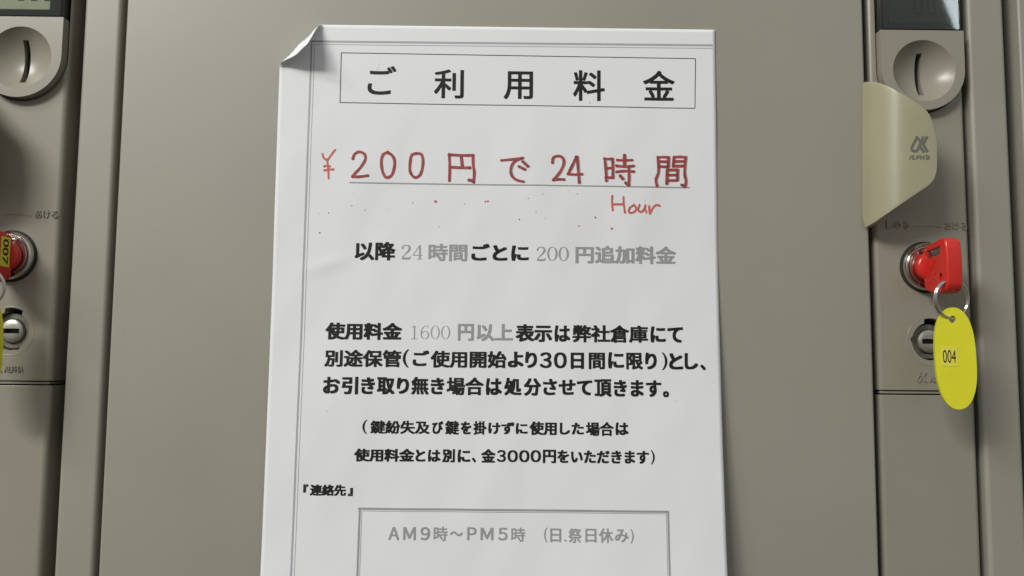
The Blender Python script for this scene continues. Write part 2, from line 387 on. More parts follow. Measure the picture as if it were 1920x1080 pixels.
def build_strip():
    sa = STRIP_A
    org = ((SX0+SX1)/2, 24, ZB)
    root = thing('lock_panel', '', 'lock panel', org, 'lock control panels between the locker doors')
    zs = (at(1700, 735, sa)[1] + at(50, 718, sa)[1])/2
    ex, ez = at(1729, 100, 1)[0], at(1735, 207.5, 0)[1]
    zw = at(1729, 57.5, 1)[1]
    hw = 20.9
    # upper plate with the openings for the coin housing and the master lock
    up = finish(plate_bm(SX0, SX1, -sa, 24, zs+.35, ZT, 2.6, 6), 'upper_plate', 'plastic', root, 35, org)
    U = U_outline(ex, hw+.65, ez-.65, zw+61)
    c1 = finish(prism_bm(U, -sa-5, 40), 'c', 'plastic', root, 0, org)
    mx, mz = at(1745.5, 640, sa)
    circ = []
    for k in range(72):
        t = 2*math.pi*k/72; dg = math.degrees(t)
        r = 11.2 if 58 <= dg <= 106 else (9.9 if 168 <= dg <= 182 else (9.9 if 290 <= dg <= 300 else 9.3))
        circ.append((mx+r*math.cos(t), mz+r*math.sin(t)))
    c2 = finish(prism_bm(circ, -sa-5, 18), 'c', 'plastic', root, 0, org)
    cut(up, [c1, c2]); weight(up)
    lo = finish(plate_bm(SX0, SX1, -sa+.2, 24, ZB, zs-.55-1.3, 2.6, 6), 'lower_plate', 'plastic', root, 35, org); weight(lo)
    finish(box_bm(SX0+1.2, SX1-1.2, -sa+.9, 20, zs-1.25, zs-.05, .3, 2), 'trim_strip', 'plastic', root, 35, org)
    # coin housing
    body = U_outline(ex, hw, ez, zw)
    ch = finish(prism_bm(body, -1.6, 20, 3.1, 7), 'coin_housing', 'plastic', root, 35, org)
    bx, bz = at(1733, 132, 1.6)
    R0, dep = 15.6, 7.4; RR = (R0*R0+dep*dep)/(2*dep)
    bm = bmesh.new(); bmesh.ops.create_uvsphere(bm, u_segments=96, v_segments=64, radius=RR)
    for v in bm.verts: v.co += Vector((bx, -1.6+dep-RR, bz))
    s1 = finish(bm, 'c', 'plastic', root, 0, org)
    s2 = finish(box_bm(bx-1.45, bx+1.45, -6, 19, bz-11.6, bz+10.4), 'c', 'plastic', root, 0, org)
    cut(ch, [s1, s2], 28); weight(ch)
    finish(box_bm(bx-2.2, bx+2.2, 8.2, 18.8, bz-12.5, bz+11.5), 'slot_shade_block', 'black', ch, 0, org)  # black block inside the slot, its darkness painted as colour
    # display: dark window, lcd, digits, clear pane
    bz0, bz1 = zw+.35, zw+38
    bez = finish(box_bm(ex-hw+.3, ex+hw-.3, -.6, 18, bz0, bz1, .9, 3), 'display_frame', 'bezel', root, 35, org)
    lx1 = at(1776, 30, .8)[0]; lx0 = at(1667, 30, .8)[0]; lz = at(1720, 43, .8)[1]
    lcd = finish(box_bm(lx0, lx1, -.75, 1, lz, lz+24, .12, 1), 'lcd', 'lcd', bez, 0, org)
    dx = [at(1747-24.4*k, 27, .9)[0] for k in (-1, 0, 1)]
    dzb = at(1747, 27.5, .9)[1]
    for x in dx:
        hw_, hh, s = 2.05, 9.5, .85; z = dzb
        P = [(x-hw_, z+s*.5), (x-hw_+s*.6, z), (x+hw_-s*.6, z), (x+hw_, z+s*.5), (x+hw_, z+hh), (x+hw_-s*.6, z+hh+s*.5), (x-hw_+s*.6, z+hh+s*.5), (x-hw_, z+hh)]
        V, F = ribbon([((a-x)*.82+x, (b-z-hh/2)*.92+z+hh/2) for a, b in P], s, closed=True)
        mk('digit', [(a, -.80, b) for a, b in V], F, 'digit', bez, 0, org)
    finish(box_bm(ex-hw+1.7, ex+hw-1.7, -1.5, -1.0, bz0+.3, bz1-.3, .2, 2), 'clear_pane', 'glass', root, 0, org)
    tp = finish(prism_bm([(ex-hw, bz1+.35), (ex+hw, bz1+.35), (ex+hw, bz1+22), (ex-hw, bz1+22)], -1.6, 20, 1.2, 4), 'housing_top', 'plastic', root, 35, org); weight(tp)
    # key cylinder
    kx, kz = at(1740.5, 500, 0)
    s = -sa
    kc = lathe('key_cylinder', [(8.7, .25), (8.75, .9), (8.95, 1.2), (9.3, 1.25), (9.6, .9), (9.65, -.6), (10.0, -.6), (10.05, .5), (10.4, 1.2), (11.0, 1.45), (11.6, .9), (11.8, -.4), (11.85, -3.2)], kx, kz, 'chrome', root, 96, org, 50)
    lathe('cylinder_face', [(0, -.8), (4.4, -.8), (4.6, -.5), (8.75, .22)], kx, kz, 'satin', kc, 72, org, 30)
    lathe('groove_shade', [(11.7, -3.2), (11.8, -2.35), (12.5, -2.35), (12.8, -3.2)], kx, kz, 'cavity', kc, 64, org, 50)  # raised dark ring; the recess groove's shade is its colour
    # master lock in its recess
    ml = lathe('master_lock', [(0, -3.6), (3.2, -3.62), (4.6, -3.9), (5.4, -4.3), (5.75, -5.0), (5.8, -9.0)], mx, mz, 'worn', root, 72, org, 32)
    lathe('lock_collar', [(5.95, -9), (5.95, -6.2), (6.2, -5.9), (8.2, -5.9), (8.6, -6.3), (8.7, -9)], mx, mz, 'collar', root, 72, org, 32)
    c = finish(box_bm(mx-3.9, mx+3.9, 0, 8, mz-1.2, mz+1.2), 'c', 'worn', root, 0, org)
    bk = finish(box_bm(mx-4.1, mx+4.1, 6.6, 9, mz-1.4, mz+1.4), 'keyway_shade_block', 'black', ml, 0, org)  # black block closing the key slot, inner shade painted on
    cut(ml, [c], 32)
    ringv, ringf = torus_vf(Vector((mx, -sa+.22, mz)), 11.7, .34, Vector((1, 0, 0)), Vector((0, 0, 1)), 72, 8)
    mk('lock_rim', ringv, ringf, 'plastic', root, 60, org)
    finish(box_bm(mx-12, mx+12, 12, 17, mz-12, mz+12), 'lock_well', 'cavity', root, 0, org)
    # raised legends
    def rt(txt, xa, xb, ya, yb, nm='raised_lettering', h=.55, bold=.03):
        xm = (xa+xb)/2
        X0, X1 = at(xa, (ya+yb)/2, sa)[0], at(xb, (ya+yb)/2, sa)[0]
        return raised(root, txt, X0, X1, at(xm, yb, sa)[1], at(xm, ya, sa)[1], sa, h, nm, org, bold)
    rt('しめる', 1662, 1704, 415, 429); rt('あける', 1771, 1812, 416.5, 431)
    P = []
    for k in range(13):
        t = k/12; x = 1712+t*52; P.append(at(x, 424-2.2*math.sin(math.pi*t)+2.0*t, sa))
    for (V, F) in [ribbon(P, .42)]:
        n = len(V); vs = [(x, -(sa+.28), z) for x, z in V] + [(x, -sa, z) for x, z in V]
        fs = list(F); cnt = set((f[i], f[(i+1) % len(f)]) for f in F for i in range(len(f)))
        for p, q in list(cnt):
            if (q, p) not in cnt: fs.append((p, q, q+n, p+n))
        mk('raised_line', vs, fs, 'plastic', root, 20, org)
    rt('ALPHA', 1742, 1777, 705.5, 716.5, h=.5, bold=.02)
    lg = [(1731, 699), (1726, 704), (1720, 711), (1720.5, 715), (1725, 716), (1728, 711), (1733, 700)]
    def raised_ribbon(pts, w_):
        P = [at(x, y, sa) for x, y in smooth_line(pts, 4)]; V, F = ribbon(P, w_)
        n = len(V); vs = [(x, -(sa+.45), z) for x, z in V] + [(x, -sa, z) for x, z in V]
        fs = list(F); cnt = set((f[i], f[(i+1) % len(f)]) for f in F for i in range(len(f)))
        for p, q in list(cnt):
            if (q, p) not in cnt: fs.append((p, q, q+n, p+n))
        mk('raised_emblem', vs, fs, 'plastic', root, 20, org)
    raised_ribbon([(1726.5, 698), (1722, 706), (1719.5, 711), (1721.5, 715.5), (1725.5, 713.5), (1731.5, 699)], .55)
    raised_ribbon([(1723.5, 700), (1727.5, 706.5), (1733, 715.5)], .5)
    raised_ribbon([(1735.5, 699), (1731, 707), (1736.5, 715.5)], .6)
    return root, (kx, kz)
strip, (KX, KZ) = build_strip()
strip['label'] = 'lock panel with dark display and cream handle, holding the key with yellow tag 004'
strip2 = copy_tree(strip); strip2.location.x -= (PX+4.4)*MM; strip2.location.z += 1.1*MM
strip2['label'] = 'lock panel with pale green display, holding the key marked 007'
# right display painted darker: its shaded look is put into lcd and digit colours
def retint(root, table):
    for ch in root.children_recursive:
        if ch.type == 'MESH' and ch.data.materials and ch.data.materials[0].name in table:
            ch.data = ch.data.copy(); ch.data.materials[0] = M[table[ch.data.materials[0].name]]
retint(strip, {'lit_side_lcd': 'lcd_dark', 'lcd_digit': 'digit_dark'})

# ------------------------------------------------------------------ keys
def build_key(side):
    """side -1: the face with the number window looks left; +1 looks right"""
    org = (KX, -1, KZ)
    root = thing('locker_key', '', 'key', org, 'red headed keys in the locker locks')
    prof = [(3.2, 8.6), (5.5, 10.3), (13, 11.8), (19, 12.3), (25, 12.9), (28.3, 12.3), (30.3, 10), (31.1, 4), (31.3, -1), (31.0, -7), (30.2, -10.2), (27.5, -12.4), (22, -12.9), (15, -12.5), (7.5, -10.9), (3.8, -8.2)]
    prof = [(1.8+(a-3.2)*.815, b-1.7) for a, b in prof]
    prof = smooth_line(prof+[prof[0]], 3)[:-1]
    HT = 3.7
    bm = bmesh.new()
    A = [bm.verts.new((KX-HT, -a, KZ+b)) for a, b in prof]; B = [bm.verts.new((KX+HT, -a, KZ+b)) for a, b in prof]
    n = len(prof)
    bm.faces.new(A); bm.faces.new(B[::-1])
    for i in range(n): bm.faces.new((A[i], B[i], B[(i+1) % n], A[(i+1) % n]))
    bmesh.ops.recalc_face_normals(bm, faces=bm.faces)
    ed = [e for e in bm.edges if abs(e.verts[0].co.x-e.verts[1].co.x) < .01]
    bmesh.ops.bevel(bm, geom=ed, offset=1.25, segments=5, profile=.5, affect='EDGES')
    head = finish(bm, 'key_head', 'red', root, 60, org)
    fx = KX+side*HT
    def xprism(pts, x0, x1):
        bm = bmesh.new(); A = [bm.verts.new((x0, -a, KZ+b)) for a, b in pts]; B = [bm.verts.new((x1, -a, KZ+b)) for a, b in pts]; n = len(pts)
        bm.faces.new(A); bm.faces.new(B[::-1])
        for i in range(n): bm.faces.new((A[i], B[i], B[(i+1) % n], A[(i+1) % n]))
        return finish(bm, 'c', 'red', root, 0, org)
    hole = [(18.6+1.5*math.cos(2*math.pi*k/24), -7.0+1.9*math.sin(2*math.pi*k/24)) for k in range(24)]
    cuts = [xprism(hole, KX-6, KX+6)]
    if side < 0:
        win = [(6.2, 3.0), (18.6, 3.6), (18.8, 7.6), (6.4, 6.8)]
        cuts.append(xprism(win, fx-1, fx+1.1))
    cut(head, cuts, 40)
    cl = lathe('key_collar', [(0, 4.6), (5.8, 4.5), (6.7, 4.1), (7.15, 3.4), (7.3, 2.5), (7.2, 1.0), (6.6, .4), (2.4, .2)], KX, KZ-.4, 'red', root, 56, org, 50)
    finish(box_bm(KX-1.1, KX+1.1, -7.6, 4, KZ-3.4, KZ+3.0, .3, 2), 'blade', 'dull', root, 35, org)
    if side < 0:
        pl = finish(box_bm(fx+.75, fx+1.05, -18.5, -6.3, KZ+3.2, KZ+7.5, .1, 1), 'number_plate', 'dull', head, 0, org)
        vs, fs = [], []
        for i, (a, b, c, d) in enumerate([(15.3, 5.9, 15.3, 8.0), (16.2, 8.0, 17.0, 5.9), (17.0, 5.9, 17.8, 8.1), (18.8, 6.3, 19.6, 8.2), (20.6, 6.3, 20.9, 8.4), (22.0, 6.4, 22.9, 8.5), (23.7, 6.4, 23.5, 8.2)]):
            V, F = ribbon([(a, b), (c, d)], .38); s = len(vs); vs += [(fx+.70-.004*i, -(x*1.12-10.3), KZ+z-1.9) for x, z in V]; fs += [tuple(q+s for q in f) for f in F]
        mk('stamped_number', vs, fs, 'chrome', head, 0, org)
        vs, fs = [], []
        def rr(P, w_):
            V, F = ribbon(P, w_); n = len(V); s = len(vs)
            V = [(x-4.6, z-1.9) for x, z in V]
            vs.extend([(fx-.2, -x, KZ+z) for x, z in V] + [(fx+.05, -x, KZ+z) for x, z in V])
            fs.extend(tuple(i+s for i in f) for f in F); cnt = set((f[i], f[(i+1) % len(f)]) for f in F for i in range(len(f)))
            for p, q in list(cnt):
                if (q, p) not in cnt: fs.append((p+s, q+s, q+n+s, p+n+s))
        for P in ([(14.4, 3.4), (16.4, 1.2)], [(18.8, 3.4), (16.8, 1.2)], [(14.6, -1.2), (16.3, .9)], [(18.6, -1.2), (16.9, .9)],
                  [(14.3, -3.6), (14.9, -2.2), (15.4, -3.6)], [(16.1, -2.2), (16.1, -3.6), (16.9, -3.6)], [(17.6, -3.6), (17.6, -2.2), (18.5, -2.6), (17.6, -3.0)]):
            rr(P, .34)
        mk('raised_mark', vs, fs, 'red', head, 0, org)
    else:
        # yellow sticker lettered 007, its line running down the face
        st = finish(box_bm(fx-.05, fx+.14, -12.4, -4.9, KZ-6.4, KZ+7.7, .04, 1), 'number_sticker', 'sticker', head, 0, org)
        vs, fs = [], []
        # reads top to bottom: x of the text runs down (-z), y of the text runs to the far side of the key
        for i, (V, F) in enumerate(fit_glyphs('007', -6.0, 6.0, -2.3, 2.3, .02, 5)):
            s = len(vs); vs += [(fx+.17+.004*i, -(8.6 - y), KZ+.7-x) for x, y in V]; fs += [tuple(q+s for q in f) for f in F]
        mk('sticker_lettering', vs, fs, 'label_ink', head, 0, org)
    return root
key = build_key(-1)
key['label'] = 'red headed key with a small number window, turned into the lock above tag 004'
key2 = build_key(1); key2.location.x -= (PX+4.4)*MM; key2.location.z += 1.1*MM
key2['label'] = 'red headed key with a yellow 007 sticker in the lock at the left edge'

# ---- split rings and tags
def build_ring(shift=0, tilt=0.0):
    cx, cz = at(1783.5, 560.5, 20)
    c = Vector((cx, -20.3, cz))
    root = thing('key_ring', '', 'key ring', (cx, -20, cz-9), 'steel split rings on the keys')
    u = Vector((math.cos(tilt), math.sin(tilt), 0)); v = Vector((0, -.10, 1)).normalized()
    for k, dy in enumerate((-.45, .45)):
        nrm = u.cross(v)
        vs, fs = torus_vf(c+nrm*dy, 8.95-.12*k, .58, u, v, 72, 10)
        mk('ring_coil', vs, fs, 'chrome', root, 60, (cx, -20, cz-9))
    return root
ring = build_ring(tilt=math.radians(13)); ring['label'] = 'steel split ring joining the red key to yellow tag 004'
ring2 = copy_tree(ring); ring2.location.x -= (PX+3.2)*MM; ring2.location.z += 1.5*MM; ring2['label'] = 'steel split ring under the key marked 007 at the left edge'
def build_tag(text):
    A = 19.6
    cx, cz = at(1790.5, 671.5, A)
    org = (cx, -A, cz-23)
    root = thing('key_tag', '', 'key tag', org, 'yellow plastic key tags')
    hw, hh, n = 8.75, 23.4, 80
    rot = math.radians(1.5)
    def T(x, z): return (cx+x*math.cos(rot)-z*math.sin(rot)*-1*-1, cz+z*math.cos(rot)+x*math.sin(rot))
    P = []
    for k in range(n):
        t = 2*math.pi*k/n; ct, st = math.cos(t), math.sin(t); e, e2 = 2/2.15, 2/2.75
        P.append(T(hw*math.copysign(abs(ct)**e, ct), hh*math.copysign(abs(st)**e2, st)))
    bm = prism_bm(P, -A-1.25, -A+1.25, 1.0, 6)
    body = finish(bm, 'tag_body', 'yellow', root, 40, org)
    hx, hz = at(1784.5, 599, A)
    H = [(hx+1.55*math.cos(2*math.pi*k/24), hz+1.7*math.sin(2*math.pi*k/24)) for k in range(24)]
    c = finish(prism_bm(H, -A-5, -A+5), 'c', 'yellow', root, 0, org)
    cut(body, [c], 40); weight(body)
    if text:
        x0, z1 = at(1768, 650, A+1.3); x1, z0 = at(1797.5, 687, A+1.3)
        st = finish(box_bm(x0, x1, -A-1.37, -A-1.1, z0, z1, .04, 1), 'number_sticker', 'sticker', root, 0, org)
        a0, b1 = at(1770.5, 656, A+1.4); a1, b0 = at(1794, 680.5, A+1.4)
        vs, fs = [], []
        for i, (V, F) in enumerate(fit_glyphs(text, a0, a1, b0, b1, .004, 5)):
            s = len(vs); vs += [(x, -A-1.40-.004*i, z) for x, z in V]; fs += [tuple(q+s for q in f) for f in F]
        mk('sticker_lettering', vs, fs, 'label_ink', st, 0, org)
    root.rotation_euler.z = math.radians(-11)
    return root
tag1 = build_tag('004'); tag1['label'] = 'long yellow plastic key tag with sticker reading 004'
tag2 = build_tag(''); tag2.location.x -= (PX+2.2)*MM; tag2.location.z += 1.5*MM; tag2['label'] = 'yellow plastic key tag barely showing at the left edge below key 007'

# ------------------------------------------------------------------ the paper notice
CU, CV = at(527, 47)[0]+.1, 167.4                # where the corner would lie if it were not turned up
UR = at(1340, 54)[0]
VB = CV-304
FA = Vector((at(527, 131)[0], at(527, 131)[1])); FB = Vector((at(612, 47)[0], CV))
fd = (FB-FA).normalized(); fn = Vector((-fd.y, fd.x))      # towards the corner
def sm(t): t = min(max(t, 0), 1); return t*t*(3-2*t)
def hgt(u, v):
    t = min(max((70-v)/205, 0), 1.2)
    x = (u-CU)/(UR-CU)
    h = .5 + 14.5*t**1.65*(.36+.64*x)
    k = sm((150-v)/50)
    h += k*(1.1*noise.noise(Vector((u*.012, v*.006, 3.1))) + .8*noise.noise(Vector((u*.032+v*.008, v*.014, 7.7))) + .15*noise.noise(Vector((u*.09, v*.05, 1.3))))
    h += .22*k*noise.noise(Vector((u*.055-v*.03, v*.006+u*.004, 9.2)))
    # soft crease running up from the left border
    d = (u+95)*.34 - (v-44)*.94; s = (u+95)*.94+(v-44)*.34
    h += .32*math.exp(-(d/3.2)**2)*math.exp(-((s-10)/13)**2)
    return max(h, .3)
def S(u, v, off=0.0):
    """paper coordinates (mm) -> point in space, off = above the printed side"""
    p = Vector((u, v)) - FA
    along = p.dot(fd)
    s = p.dot(fn) - .30*math.sin(along*.5+.5)*math.sin(min(max(along/31, 0), 1)*math.pi)
    h = hgt(u, v)
    if s <= 0:
        return (u, -(h+off), v)
    L_ = (FB-FA).length; q = min(max(along/L_, 0), 1)
    R_ = 1.5; th_max = math.radians(127 + 5*math.sin(q*6+.4))
    th = min(s/R_, th_max)
    rest = s - R_*th
    if rest < 0: rest = 0
    n_ = R_*math.sin(th) + rest*math.cos(th)
    z_ = R_*(1-math.cos(th)) + rest*math.sin(th)
    base = Vector((u, v)) - fn*s + fn*(n_ - off*math.sin(th))
    return (base.x, -(h + z_ + off*math.cos(th)), base.y)
def inv(px, py):
    a = .5
    for _ in range(7):
        X, Z = at(px, py, a); a = hgt(X, Z)
    return X, Z
notice = thing('paper_notice', 'white A4 price notice with turned up corner on the middle locker door', 'notice', (0, 0, VB))
n_o = (0, 0, VB)
NU, NV = 130, 184
vs = [S(CU+(UR-CU)*i/NU, CV+(VB-CV)*j/NV) for j in range(NV+1) for i in range(NU+1)]
fs = [(j*(NU+1)+i, (j+1)*(NU+1)+i, (j+1)*(NU+1)+i+1, j*(NU+1)+i+1) for j in range(NV) for i in range(NU)]
sheet = mk('paper_sheet', vs, fs, 'paper', notice, 180, n_o)
md = sheet.modifiers.new('s', 'SOLIDIFY'); md.thickness = .12*MM; md.offset = -1
class Ink:
    def __init__(s, base=.07): s.v, s.f, s.k, s.base = [], [], 0, base
    def add(s, V, F, ramp=False):
        b = len(s.v); off = s.base + .005*(s.k % 10); s.k += 1
        n = len(V); s.v += [S(x, y, off+(.0045*k_/n if ramp else 0)) for k_, (x, y) in enumerate(V)]; s.f += [tuple(i+b for i in f) for f in F]
    def text(s, t, x0, x1, y0, y1, bold=.03):
        xm = (x0+x1)/2; sl = .006*(x1-x0)
        U0, U1 = inv(x0, (y0+y1)/2)[0], inv(x1, (y0+y1)/2)[0]
        V1, V0 = inv(xm, y0+sl)[1], inv(xm, y1-sl)[1]
        for V, F in fit_glyphs(t, U0, U1, V0, V1, bold): s.add(V, F)
    def line(s, pts, w_, caps=False, sub=True):
        P = [inv(*p) for p in pts]; Q = []
        for a, b in zip(P, P[1:]):
            n = max(1, int(math.hypot(b[0]-a[0], b[1]-a[1])/2.5)) if sub else 1
            Q += [(a[0]+(b[0]-a[0])*k/n, a[1]+(b[1]-a[1])*k/n) for k in range(n)]
        Q.append(P[-1]); s.add(*ribbon(Q, w_, caps))
    def pen(s, pts, w_, sub=5, tf=None, curve=True):
        pts = [tf(*p) for p in pts] if tf else pts
        l = smooth_line(pts, sub) if curve else pts
        P = [inv(*p) for p in l]; W = [w_*(1+.08*math.sin(i*.9+len(s.v)))*(1.12 if i in (0, len(P)-1) else 1) for i in range(len(P))]
        s.add(*ribbon(P, W, True), ramp=True)
    def build(s, name, m_, label=None):
        o = mk(name, s.v, s.f, m_, notice, 0, n_o)
        if label: o['label'] = label
        return o
PXM = .2587      # mm in one photo pixel at the paper

for c, a, b, y0, y1 in (('ご', 689.4, 743, 123.5, 178), ('利', 814, 869.7, 130, 184.8), ('用', 944.5, 999.3, 133.5, 186.5), ('料', 1074.5, 1134, 131.5, 189.5), ('金', 1205.6, 1265.2, 132.5, 189)):
    i = Ink(); i.text(c, a, b, y0, y1, .018); i.build('heading_character', 'ink')
i = Ink(); i.line([(640, 99), (1304, 110)], .36); i.line([(1304, 110), (1303, 203)], .36); i.line([(1303, 203), (637.5, 192.3)], .36); i.line([(637.5, 192.3), (640, 99)], .36)
i.build('heading_frame', 'ink')
i = Ink()
cu, cv_ = inv(584.5, 77.5)
ur, vr = inv(1336, 85)
def rail(P, w_): 
    Q = []
    for a, b in zip(P, P[1:]):
        n = max(1, int(math.hypot(b[0]-a[0], b[1]-a[1])/1.5)); Q += [(a[0]+(b[0]-a[0])*k/n, a[1]+(b[1]-a[1])*k/n) for k in range(n)]
    Q.append(P[-1]); i.add(*ribbon(Q, w_, False))
bl = inv(545.5, 1080); bm_ = inv(569, 500)
rail([(ur, vr), (cu-.3, cv_)], .95); rail([(ur, vr-1.55), (cu+1.2, cv_-1.55)], .26)
ex_ = (bl[0]+(bl[0]-bm_[0])*.25, bl[1]-38)
rail([(cu, cv_), (bm_[0], bm_[1]), bl, ex_], .85); rail([(cu+1.5, cv_-1.5), (bm_[0]+1.5, bm_[1]), (bl[0]+1.5, bl[1]), (ex_[0]+1.5, ex_[1])], .24)
i.build('page_border', 'pale_ink')
# serif numerals
def serif(ink, s_, x0, x1, y0, y1, wt=1.0):
    xm = (x0+x1)/2; U0, U1 = inv(x0, (y0+y1)/2)[0], inv(x1, (y0+y1)/2)[0]; V1, V0 = inv(xm, y0)[1], inv(xm, y1)[1]
    n = len(s_); cw = (U1-U0)/(n-1+.92) if n > 1 else U1-U0
    H = V1-V0; Wd = cw*.90
    for k, ch in enumerate(s_):
        ox = U0+k*cw
        def T(p): return (ox+p[0]*2*Wd, V0+p[1]*H)
        def rib(P, cl=False):
            P = P if cl else smooth_line(P, 5)
            ink.add(*ribbon([T(p) for p in P], [max(p[2]*2*Wd*wt, .13) for p in P], False, cl))
        if ch == '0': rib([(.25+.205*math.cos(t), .5+.485*math.sin(t), .022+.07*abs(math.cos(t))**1.5) for t in [2*math.pi*q/36 for q in range(36)]], True)
        elif ch == '1':
            rib([(.26, .97, .085), (.26, .5, .085), (.26, .01, .085)]); rib([(.1, .015, .035), (.26, .015, .035), (.42, .015, .035)]); rib([(.09, .86, .03), (.17, .90, .045), (.25, .98, .05)])
        elif ch == '2':
            rib([(.09, .72, .08), (.08, .80, .075), (.13, .92, .04), (.25, .98, .03), (.38, .91, .07), (.42, .76, .095), (.36, .57, .075), (.22, .36, .04), (.06, .08, .03)])
            rib([(.05, .05, .07), (.25, .05, .09), (.42, .06, .08), (.45, .2, .03)])
        elif ch == '4':
            rib([(.36, .98, .03), (.2, .64, .03), (.03, .29, .03)]); rib([(.03, .28, .035), (.25, .28, .035), (.48, .28, .035)]); rib([(.365, .98, .08), (.365, .5, .08), (.365, .02, .08)]); rib([(.23, .015, .03), (.36, .015, .03), (.48, .015, .03)])
        elif ch == '6':
            rib([(.26+.19*math.cos(t), .30+.285*math.sin(t), .022+.065*abs(math.cos(t))**1.5) for t in [2*math.pi*q/32 for q in range(32)]], True)
            rib([(.42, .87, .07), (.36, .96, .03), (.27, .97, .03), (.14, .84, .05), (.075, .6, .085), (.07, .38, .085)])
LINES = {
 'body_lettering': ('ink', .048, [
   [('以降', 664.8, 742, 453, 488.6), ('ごとに', 883.7, 991.7, 456.6, 489.7)],
   [('使用料金', 610.3, 754, 604, 638), ('表示', 966.7, 1035.4, 607.5, 641.5), ('は', 1039.7, 1069.2, 610, 641), ('弊社倉庫', 1072.8, 1215.4, 609, 643.4), ('にて', 1219.5, 1280.6, 611.8, 642.8)],
   [('別途保管', 607.9, 752.9, 655, 688.9), ('(', 755, 767, 655, 689), ('ご', 773.8, 805, 656.6, 686.5), ('使用開始', 807, 950, 657, 690.6), ('よ', 952, 981.6, 659, 689), ('り', 984.6, 1007, 659.4, 690), ('日', 1070, 1095, 661, 692), ('間', 1103.5, 1134.6, 661, 692.5), ('に', 1140, 1170, 660, 691), ('限', 1173.8, 1205.8, 661, 693), ('り', 1209.5, 1231.4, 661, 692.7), (')', 1240.8, 1251.5, 660.7, 694), ('と', 1254.3, 1280.6, 662, 693), ('し', 1283.5, 1308.7, 662, 692.8), ('、', 1313, 1323.3, 683.6, 694.2)],
   [('お', 605.8, 637.7, 706.3, 738), ('引', 640.8, 671.7, 706, 739.5), ('き', 677, 703, 707, 739), ('取', 706.8, 740, 707, 739.5), ('り', 744, 767, 708, 738.5), ('無', 770.8, 804.3, 706.3, 740), ('き', 807.7, 833.3, 708, 739.5), ('場合', 836.8, 907.3, 707, 741.5), ('は', 911, 941, 709, 741), ('処', 945, 978, 708, 741.5), ('分', 982, 1014.5, 709, 742.3), ('させて', 1018, 1110.6, 710, 741.7), ('頂', 1114.4, 1146.9, 710.7, 744), ('きます', 1150.7, 1240, 712, 744.4), ('。', 1243, 1254.3, 733.3, 744.9)],
   [('(', 679.5, 688.4, 787, 813.6), ('鍵紛失及', 694.2, 806.3, 787.8, 814.2), ('び', 810, 831, 789.4, 813.6), ('鍵', 834.4, 861, 788.4, 815), ('を', 863.8, 883.8, 790, 814.3), ('掛', 887, 912.9, 789.4, 815), ('けずに', 915.4, 989.4, 791, 814.8), ('使用', 992.6, 1044, 790, 816), ('した', 1049.5, 1094.7, 792, 815.3), ('場合', 1098, 1150.9, 791, 817.8), ('は', 1154, 1178.6, 792, 816)],
   [('使用料金', 664, 777.2, 840.4, 866.3), ('とは', 779, 826.3, 842.7, 866), ('別', 829, 853, 841.7, 866.9), ('に', 858, 882, 842.7, 867), ('、', 884.8, 892.5, 857.8, 867), ('金', 902, 929, 841.7, 867.5), ('円', 1017.8, 1042.7, 843, 868.5), ('をいただきます', 1045, 1217, 843.6, 870), (')', 1220, 1227.7, 843.6, 870.7)],
   [('『', 568.6, 578, 908, 923.5), ('連絡先', 581, 649, 908, 930), ('』', 652.6, 661.8, 914.6, 930)]])}
for name, (m_, bold, rows) in LINES.items():
    for row in rows:
        i = Ink(); last = None
        for t in row:
            if last is not None and t[1]-last > 20: i.build(name, m_); i = Ink()
            i.text(*t, bold=bold if t[0] not in '()' else .008); last = t[2]
        i.build(name, m_)
i = Ink(); i.text('３', 1012, 1034.5, 660.2, 690.3, .032); i.text('０', 1038.5, 1062.7, 660.4, 690.6, .032); i.build('wide_numerals', 'ink')
i = Ink()
i.text('３', 931.6, 948.6, 843.6, 866.3, .032)
for a in (951.5, 973.2, 994.8): i.text('０', a, a+19.6, 843.9, 866.6, .032)
i.build('wide_numerals', 'ink')
def grey(texts, serifs):
    i = Ink()
    for t in texts: i.text(*t)
    for t in serifs: serif(i, *t)
    i.build('grey_lettering', 'grey_ink')
grey([('時間', 803, 876.6, 456.6, 490, .038)], [('24', 751.6, 793, 459, 486, 1.05)])
grey([('円追加料金', 1079, 1267.6, 460, 495.5, .038)], [('200', 1004.8, 1066.8, 462.6, 489, 1.05)])
grey([('円', 858.5, 888.5, 607, 639, .038), ('以上', 893.5, 962, 606.8, 640, .038)], [('1600', 768, 844.8, 610.5, 635.9, .75)])
i = Ink()
for t in (('Ａ', 728.3, 748.8, 987.9, 1012.4), ('Ｍ', 756, 779.7, 988, 1012.4), ('９', 788.5, 806.6, 988, 1012.8), ('時', 813, 839.4, 987, 1014.5), ('〜', 843.6, 867.7, 996, 1005), ('Ｐ', 876, 893.5, 988.3, 1012.6), ('Ｍ', 901, 925.2, 989.2, 1012.8), ('５', 934, 951.8, 989.4, 1013.2), ('時', 958.5, 985, 988.8, 1015.7), ('(', 1020, 1026.3, 989, 1017), ('日', 1031.7, 1052.3, 990.7, 1016.5), ('.', 1058, 1062.2, 1011.5, 1015.3), ('祭', 1065.5, 1090.8, 990.2, 1018), ('日', 1097.5, 1118.3, 991.2, 1017), ('休', 1123, 1149.5, 990.2, 1018), ('み', 1153, 1178.8, 992, 1016.7), (')', 1182, 1188.3, 991.5, 1019)):
    i.text(*t, bold=.024 if t[0] not in '().' else .006)
i.build('opening_hours_lettering', 'grey_ink')
i = Ink()
i.line([(671.5, 953.6), (1254.5, 959.6)], .95); i.line([(1252.9, 960), (1255.8, 1080)], .85); i.line([(674.6, 954), (670, 1080)], .9)
